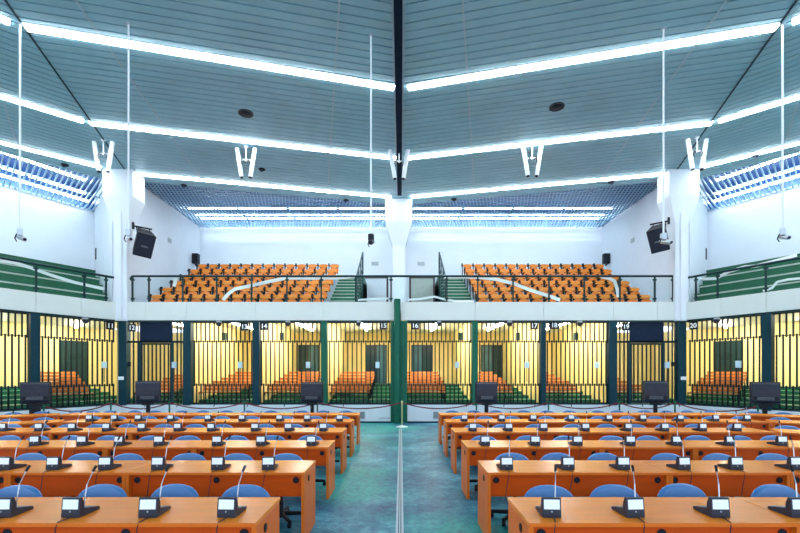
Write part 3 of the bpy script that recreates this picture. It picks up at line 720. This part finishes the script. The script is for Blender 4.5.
# big black loudspeakers on brackets
def big_speaker(sx, sd, loc, rz):
    t = thing('loudspeaker', f'large black loudspeaker on a bracket beside the {sd} pillar', 'speaker', loc, rz, 'large black loudspeakers')
    b = MB().prism([(-0.29, -0.26), (0.29, -0.26), (0.21, 0.34), (-0.21, 0.34)], -0.41, 0.41).build('cabinet', M['black'], t, bevel=0.02)
    b.rotation_euler = (0.55, -sx*0.10, 0)
    MB().box(-0.27, 0.27, -0.275, -0.262, -0.37, 0.37).build('grille', M['casing'], b, bevel=0.004)
    MB().box(-0.10, 0.10, -0.285, -0.276, -0.05, 0.0).build('badge', M['casing_lite'], b)
    MB().tube([(0.28, 0.05, 0.56), (-0.30, 0.05, 0.56)], 0.03, 6).build('bracket', M['black'], t)
    MB().tube([(-0.30 if sx < 0 else 0.28, 0.05, 0.45), (-0.30 if sx < 0 else 0.28, 0.05, 0.68)], 0.04, 6).build('wall_mount', M['black'], t)
    for x in (-0.2, 0.2): MB().tube([(x, 0.05, 0.56), (x*0.9, 0.02, 0.30)], 0.018, 6).build('hanger', M['black'], t)
big_speaker(-1, 'left', (X(142.5, 15.3), 15.35, Z(243, 15.3)), 0.75)
big_speaker(1, 'right', (X(660, 15.3), 15.35, Z(238, 15.3)), -0.75)

# white tape strung along the galleries
def ribbon(label, pts, w=0.06, ang=0.0):
    NV = Vector((-math.sin(ang), math.cos(ang), 0))
    mb = MB(); vs = []; n = len(pts)
    P = []
    for i in range(n-1):
        for k in range(6):
            a, b = Vector(pts[i]), Vector(pts[i+1]); P.append(a.lerp(b, k/6))
    P.append(Vector(pts[-1]))
    for i, p in enumerate(P):
        tw = 0.0
        d = (P[min(i+1, len(P)-1)] - P[max(i-1, 0)]).normalized()
        nv = NV; up = nv.cross(d).normalized()
        if up.z < 0: up = -up
        for a, b in ((-1, -1), (1, -1), (1, 1), (-1, 1)): vs.append(p + up*(a*w) + nv*(b*0.003 + a*tw*0.03))
    k = len(P)
    fs = [(i*4+q, i*4+(q+1)%4, (i+1)*4+(q+1)%4, (i+1)*4+q) for i in range(k-1) for q in range(4)] + [(3,2,1,0), (4*k-4, 4*k-3, 4*k-2, 4*k-1)]
    mb.add(vs, fs)
    tag(mb.build('barrier_tape', M['tape']), label, 'tape', 'white tape strung behind the railings')
def rp(pairs, Y=15.82): return [(X(a, Y), Y, Z(b, Y)) for a, b in pairs]
ribbon('long white tape strung behind the left front railing up to the stairs', rp([(223, 300), (228, 294), (235, 289), (254, 285), (269, 281.5), (284, 278.5), (297, 278), (337, 278), (356, 276)]))
ribbon('short white tape hanging before the outer left gallery seats', rp([(176.8, 277), (175.5, 281), (174, 286.5)]))
ribbon('long white tape sloping down behind the right front railing', rp([(444, 276.5), (464, 276.8), (480, 277.5), (498, 279.5), (515, 284), (530, 290), (549, 296), (560, 300)]))
ribbon('short white tape drooping before the outer right gallery seats', rp([(601, 276.5), (609, 278.3), (614.5, 281), (617, 289), (618.5, 297)]))
ribbon('low white tape strung left of the middle column', rp([(358, 300), (372, 299), (388, 298.4)]), 0.035)
ribbon('low white tape strung right of the middle column to the stairs', rp([(408, 299.8), (420, 299), (434, 296.5), (443, 299), (455, 301), (474, 301)]), 0.035)
def rs(fr, us, pairs, v=0.22):
    out = []
    for px, py in pairs:
        # meet the plane v behind the side railing
        k = (px-401)/F; dx, dy = -math.sin(fr.a), math.cos(fr.a)
        s = ((fr.o[0]*dx + fr.o[1]*dy) + v)/(k*dx + dy)
        out.append((k*s, s, Z(py, s)))
    return out
ribbon('white tape sloping before the left side gallery benches', rs(FLF, -1, [(-4, 260), (14, 262.5), (30, 267.5), (52, 275.5), (75, 282.5), (104, 289)]), 0.05, FLF.a)
ribbon('upper white tape before the right side gallery benches', rs(FRT, 1, [(700, 279), (716, 278.5), (728, 272), (744, 267), (756, 266), (775, 261), (797, 255)]), 0.05, FRT.a)
ribbon('lower white tape before the right side gallery benches', rs(FRT, 1, [(763, 291), (772, 288), (777, 282), (788, 279.5), (803, 278)]), 0.035, FRT.a)

# ------------------------------------------------------------------ desks
def desk(label, xa, xb, yn, n, rz=0.0, depth=0.64):
    w = xb - xa - 0.004
    if rz == 0.0: loc = ((xa+xb)/2, yn, 0)
    else: loc = (xa, yn, 0)
    key = round(w, 2)
    t = thing('desk', label, 'desk', loc, rz, 'orange wood desks in rows')
    h = w/2
    MB().box(-h, h, 0.0, depth, 0.712, 0.74).build('tabletop', M['wood'], t, bevel=0.002)
    MB().box(-h, h, -0.004, 0.0, 0.712, 0.74).build('edge_band', M['wood_edge'], t)
    for s in (-1, 1):
        a_, b_ = sorted((s*h, s*(h-0.035)))
        p = MB().box(a_, b_, 0.015, depth-0.03, 0.0, 0.712).build('end_panel', M['wood_edge'], t, bevel=0.002)
        MB().lathe([(0.034, 0.0), (0.034, 0.006)], 14, (s*h - (0.006 if s < 0 else 0), 0.22, 0.63), 'x').build('grommet', M['black'], p, True)
    m = MB().box(-h+0.035, h-0.035, 0.06, 0.08, 0.47, 0.70).build('modesty_panel', M['wood_panel'], t)
    gx = [-h+0.10, 0, h-0.10] if n == 3 else ([-h+0.08, h-0.08] if n == 2 else [h-0.08])
    for x in gx: MB().lathe([(0.034, -0.006), (0.034, 0.0)], 14, (x, 0.06, 0.645), 'y').build('grommet', M['black'], m, True)
    MB().box(-h+0.035, h-0.035, 0.25, 0.27, 0.62, 0.712).build('stretcher', M['wood_panel'], t)
    return t
YN = [3.09 + 1.553*i for i in range(6)]
ROWN = ['first', 'second', 'third', 'fourth', 'fifth', 'sixth']
EL = [-1.02, -1.02, -1.02, -1.03, -1.05, -1.06]; ER = [0.90, 0.915, 0.93, 0.945, 0.955, 0.97]
LW = [[1.9, 1.25, 1.9], [1.9, 1.25, 1.9], [1.91, 1.25, 1.9, 1.3], [1.9, 1.85, 1.42, 1.40], [1.9, 1.9, 1.25, 1.11], [1.9, 1.9, 1.28, 1.25, 1.11]]
RW = [[1.93, 1.25, 1.9], [1.93, 1.28, 1.9], [1.91, 1.32, 1.9, 1.3], [1.9, 1.9, 1.26, 0.62], [1.9, 1.9, 1.45, 1.62], [1.9, 1.9, 1.28, 1.25, 1.15]]
wing = {}
for sd, E, W, s in (('left', EL, LW, -1), ('right', ER, RW, 1)):
    for r in range(6):
        x = E[r]
        for k, w in enumerate(W[r]):
            xn = x + s*w; a_, b_ = sorted((x, xn))
            pos = f'{ORD[k]} from the aisle' if k else 'nearest the aisle'
            desk(f'orange wood desk {pos} in the {ROWN[r]} row, {sd} block', a_, b_, YN[r], 3 if w > 1.6 else (2 if w > 1.1 else 1))
            x = xn
        if r >= 3 and (r, s) != (3, -1):
            rz = -s*math.radians(28); hx = 0.65
            cx = x + s*(0.04 + hx*math.cos(rz)); cy = YN[r] - hx*math.sin(abs(rz))
            d = desk(f'angled orange wood desk at the outer end of the {ROWN[r]} row, {sd} block', -hx, hx, 0.0, 2)
            d.location = (cx, cy, 0); d.rotation_euler = (0, 0, rz)
            off = [-0.32, 0.30] if s > 0 else [0.22, -0.36]
            if r == 3: off = off[:1]
            wing[(s, r)] = [(cx + q*math.cos(rz) - 0.93*math.sin(rz), cy + q*math.sin(rz) + 0.93*math.cos(rz), rz) for q in off]

# ------------------------------------------------------------------ chairs
def make_chair(casters):
    t = thing('office_chair', 'chair', 'chair', (0,0,0), 0, 'blue chairs behind the desks')
    MB().pillow(0.475, 0.36, 0.07, lambda x, z, d: (x, 0.0 + z*0.12 - d, 0.595 + z), 2.35, 28, -0.35).build('backrest', M['blue'], t, True)
    MB().tube([(0, 0.05, 0.60), (0, 0.07, 0.46), (0, 0.0, 0.40), (0, -0.22, 0.40)], 0.022, 6).build('back_support', M['black'], t, True)
    MB().pillow(0.47, 0.45, 0.07, lambda x, y, d: (x, -0.22 + y, 0.455 + d), 3.0, 24).build('seat', M['blue'], t, True)
    MB().lathe([(0.03, 0.1), (0.03, 0.24), (0.022, 0.25), (0.022, 0.42)], 10, (0, -0.22, 0)).build('gas_column', M['black'], t, True)
    b = MB().lathe([(0.05, 0.06), (0.05, 0.12), (0.03, 0.14)], 10, (0, -0.22, 0))
    for k in range(5):
        a = 2*PI*k/5 + 0.3
        b.tube([(0, -0.22, 0.10), (0.29*math.cos(a), -0.22+0.29*math.sin(a), 0.075)], [0.03, 0.022], 6)
    b = b.build('star_base', M['black'], t)
    if casters:
        for k in range(5):
            a = 2*PI*k/5 + 0.3
            MB().lathe([(0.028, -0.02), (0.032, -0.012), (0.032, 0.012), (0.028, 0.02)], 10, (0.28*math.cos(a), -0.22+0.28*math.sin(a), 0.032), 'x').build('caster', M['black'], b, True)
    else:
        bb = MB()
    return t
CH_L = [[246.5, 175, 103, 20.5], [286.6, 238, 188.7, 129, 84.5, 31], [310, 272.5, 237, 188, 152, 108.5, 72, 39.5, 8.5],
        [326, 294, 264.5, 223, 195, 163.5, 127, 97, 69, 41], [342, 314.5, 286, 251, 222, 200, 171.5, 148.5, 118.5, 94],
        [346, 323.5, 302, 271, 248, 226.5, 203, 182, 155, 134, 111, 93.5]]
CH_R = [[547.5, 613.5, 683, 775], [512, 557.7, 604.4, 667, 717, 771], [483.5, 528.5, 565, 611, 647, 697.5, 738.5, 773],
        [474.5, 502.5, 535, 573, 607, 635.5, 665.5, 695, 736], [459.5, 485, 511.5, 546, 572, 598.5, 628, 655.5, 681, 711, 739],
        [452, 474, 496, 524, 547, 569, 598, 617.5, 644.5, 666, 687.5, 711]]
CH_L[3].append(11); CH_L[5].append(76)
ca = make_chair(True); cb = make_chair(False); used = set()
YCH = 0.91
chairs = []
for sd, CH, s in (('left', CH_L, -1), ('right', CH_R, 1)):
    for r in range(6):
        Y = YN[r] + YCH
        lst = [(X(p, Y), Y + random.uniform(-.03, .03), random.uniform(-0.09, 0.09)) for p in CH[r]]
        lst += [(x, y, rz - s*0.12) for x, y, rz in wing.get((s, r), [])]
        for k, (x, y, rz) in enumerate(lst):
            pos = f'{ORD[k]} from the aisle' if k else 'nearest the aisle'
            lb = f'blue oval-backed chair {pos}, behind the {ROWN[r]} desk row, {sd} block'
            src = ca if r < 3 else cb
            if src not in used: used.add(src); src.location = (x, y, 0); src.rotation_euler = (0, 0, rz); src['label'] = lb
            else: clone(src, (x, y, 0), rz, lb)

# ------------------------------------------------------------------ microphone units
def make_unit():
    t = thing('microphone_unit', 'unit', 'microphone unit', (0,0,0), 0, 'microphone units on the desks')
    w = 0.068
    MB().prism_x([(0, 0), (0.058, 0), (0.052, 0.10), (0.032, 0.143), (0.012, 0.143), (0, 0.03)], -w, w).build('housing', M['casing'], t, bevel=0.004)
    MB().prism_x([(0.055, 0.0), (0.21, 0.0), (0.212, 0.022), (0.055, 0.055)], -w, w).build('control_wedge', M['casing'], t, bevel=0.003)
    MB().prism_x([(0.062, 0.0530), (0.208, 0.0220), (0.208, 0.0250), (0.062, 0.057)], -w+0.008, w-0.008).build('keypad', M['casing_lite'], t)
    k = 0.012/0.113
    MB().prism_x([(0.0015+0.002, 0.062), (0.0095+0.0, 0.130), (0.0065, 0.131), (-0.001, 0.062)], -0.056, 0.056).build('label_plate', M['label'], t)
    MB().lathe([(0.006, -0.003), (0.006, 0.003)], 8, (0.0, 0.0, 0.045), 'y').build('socket', M['steel'], t)
    MB().tube([(0.045, 0.075, 0.05), (0.046, 0.085, 0.12), (0.052, 0.10, 0.22), (0.065, 0.14, 0.305)], 0.0045, 6).build('gooseneck', M['steel'], t, True)
    MB().tube([(0.065, 0.14, 0.305), (0.074, 0.165, 0.345)], [0.009, 0.010], 8).build('microphone_head', M['black'], t, True)
    MB().tube([(0.012, 0.002, 0.008), (0.004, -0.05, 0.005), (-0.006, -0.104, 0.004), (-0.010, -0.116, -0.03), (-0.025, -0.112, -0.12), (-0.05, -0.108, -0.30)], 0.004, 5).build('cable', M['casing'], t, True)
    return t
DV_L = [[226, 147.5, 70, 1], [268, 217, 157, 104.3, 52, 3.5], [311, 260.5, 216.5, 158, 118, 81, 33.7], [323, 288, 254.5, 210.5, 177, 141, 105.5, 71, 38, 1.5],
        [339.5, 307, 279, 241.5, 207.5, 170, 137.5, 113.5, 88.5]]
DV_R = [[552, 636, 721, 801], [507, 568.7, 624, 685, 737.5, 797], [485.5, 535.5, 578, 631, 677.5, 731, 783], [473, 509, 544, 586, 629, 665.5, 703.5, 738],
        [464.5, 502, 533.5, 571.5, 609.5, 643.5, 681, 716.5, 748]]
u0_ = None
for sd, DV in (('left', DV_L), ('right', DV_R)):
    for r in range(5):
        Y = YN[r] + 0.105
        for k, p in enumerate(DV[r]):
            x = X(p, Y)
            pos = f'{ORD[k]} from the aisle' if k else 'nearest the aisle'
            lb = f'dark microphone unit {pos} on the {ROWN[r]} desk row, {sd} block'
            loc = (x, Y, 0.7405); rz = random.uniform(-0.08, 0.08)
            if u0_ is None: u0_ = make_unit(); u0_.location = loc; u0_.rotation_euler = (0, 0, rz); u0_['label'] = lb
            else: clone(u0_, loc, rz, lb)

# ------------------------------------------------------------------ monitors on stands
def monitor(px, Y, rz, label, zc=(381, 403), box=False):
    zt, zb = Z(zc[0], Y), Z(zc[1], Y); h = zt - zb; w = 0.66
    t = thing('monitor_on_stand', label, 'monitor', (X(px, Y), Y, 0), rz, 'dark monitors before the cages')
    cz = (zt+zb)/2
    a = MB().box(-w/2, w/2, 0.02, 0.10, zb, zt).build('screen_frame', M['casing'], t, bevel=0.015)
    b = MB().prism_x([(0.02, zb+0.03), (-0.10, zb+0.06), (-0.13, zb+0.10), (-0.13, cz+0.08), (-0.08, zt-0.06), (0.02, zt-0.02)], -w/2+0.03, w/2-0.03).build('rear_housing', M['casing'], a, bevel=0.01)
    MB().box(-w/2+0.06, w/2-0.06, -0.145, -0.13, zb+0.12, zb+0.22).build('vent', M['black'], a)
    for z in (0.13, 0.16, 0.19): MB().box(-0.18, 0.18, -0.15, -0.145, zb+z, zb+z+0.012).build('vent_slat', M['casing_lite'], a)
    MB().box(-0.055, 0.055, 0.0, 0.06, 0.03, zb+0.05).build('stand_post', M['black'], t, bevel=0.006)
    MB().box(-0.16, 0.16, -0.04, 0.05, zb-0.06, zb+0.02).build('bracket', M['black'], t, bevel=0.006)
    MB().lathe([(0.24, 0.0), (0.24, 0.02), (0.08, 0.045)], 20, (0, 0.03, 0)).build('foot', M['black'], t, True)
    if box: MB().box(-0.12, 0.12, -0.12, 0.0, 0.55, 0.85).build('junction_box', M['black'], t, bevel=0.01)
monitor(35.5, 12.0, math.radians(32), 'dark monitor on a stand at far left, before the side cage', (382, 404), True)
monitor(148, 12.9, math.radians(22), 'dark monitor on a stand before cage 12')
monitor(312, 13.1, math.radians(4), 'dark monitor on a stand before cages 14 and 15', (382, 403))
monitor(486.5, 13.1, math.radians(-4), 'dark monitor on a stand before cage 17 near the aisle', (382, 403))
monitor(655.5, 12.9, math.radians(-22), 'dark monitor on a stand before cage 19')
monitor(765, 12.0, math.radians(-32), 'dark monitor on a stand at far right, before the side cage', (382, 404.5))

# ------------------------------------------------------------------ stanchions and rope
def stanchion(x, y, label, m):
    t = thing('stanchion', label, 'stanchion', (x, y, 0), 0, 'rope stanchions before the cages')
    MB().lathe([(0.19, 0.0), (0.19, 0.015), (0.05, 0.05), (0.03, 0.06)], 20).build('foot', M['label'] if m == 'brass' else M['casing_lite'], t, True)
    MB().lathe([(0.025, 0.05), (0.025, 0.79), (0.04, 0.80), (0.04, 0.83), (0.02, 0.86)], 12).build('pole', M[m], t, True)
ST = [(-10.35, 12.75), (-9.41, 14.27)] + [(X(p, 14.4), 14.4) for p in (169.4, 244.4, 317.5, 402, 476.5, 548.5, 619.5, 675)] + [(10.3, 12.7)]
SN = ['at far left behind the monitor', 'before the left corner post', 'before cage 12 right of the monitor', 'before cages 13 and 14', 'behind the monitor before cages 14 and 15', 'in the aisle before the broad green post',
      'behind the monitor before cage 17', 'before the post between cages 17 and 18', 'before the post between cages 18 and 19', 'before the right corner post', 'beside the far right monitor']
for (x, y), n in zip(ST, SN):
    stanchion(x, y, ('brass pole stanchion ' if 'aisle' in n else 'slim green stanchion ') + n, 'brass' if 'aisle' in n else 'green_post')
RNM = ['in the left wing', 'before cage 12', 'before cage 13', 'before cage 14', 'before cage 15', 'before cage 16', 'before cage 17', 'before cage 18', 'before cage 19', 'in the right wing']
for (a, b), n in zip(zip(ST, ST[1:]), RNM):
    pts = []
    for k in range(13):
        q = k/12; pts.append((a[0]+(b[0]-a[0])*q, a[1]+(b[1]-a[1])*q - 0.045*math.sin(PI*min(1, q*8)) * 0 , 0.80 - 0.20*(1-(2*q-1)**2)))
    tag(MB().tube(pts, 0.02, 8).build('barrier_rope', M['rope'], None, True), f'dark red rope sagging between stanchions {n}', 'rope', 'dark red barrier ropes')

# ------------------------------------------------------------------ light, world, camera
w = bpy.data.worlds.new('World'); sc.world = w; w.use_nodes = True
bg = w.node_tree.nodes['Background']; bg.inputs[0].default_value = (0.72, 0.85, 1.0, 1); bg.inputs[1].default_value = 1.15
cd = bpy.data.cameras.new('camera'); cam = bpy.data.objects.new('camera', cd); COL.objects.link(cam)
cam.location = (0, 0, EYE); cam.rotation_euler = (PI/2, 0, 0)
cd.sensor_width = 36; cd.lens = 36*F/800; cd.shift_x = -1/800; cd.shift_y = 105.5/800
cd.clip_end = 200
sc.camera = cam
vs = sc.view_settings
vs.view_transform = 'Standard'; vs.look = 'None'; vs.gamma = 1; vs.exposure = 1.4; vs.use_curve_mapping = False
sc.cycles.use_denoising = True
sc.cycles.max_bounces = 7; sc.cycles.diffuse_bounces = 4; sc.cycles.glossy_bounces = 3; sc.cycles.transparent_max_bounces = 12
sc.cycles.sample_clamp_indirect = 6
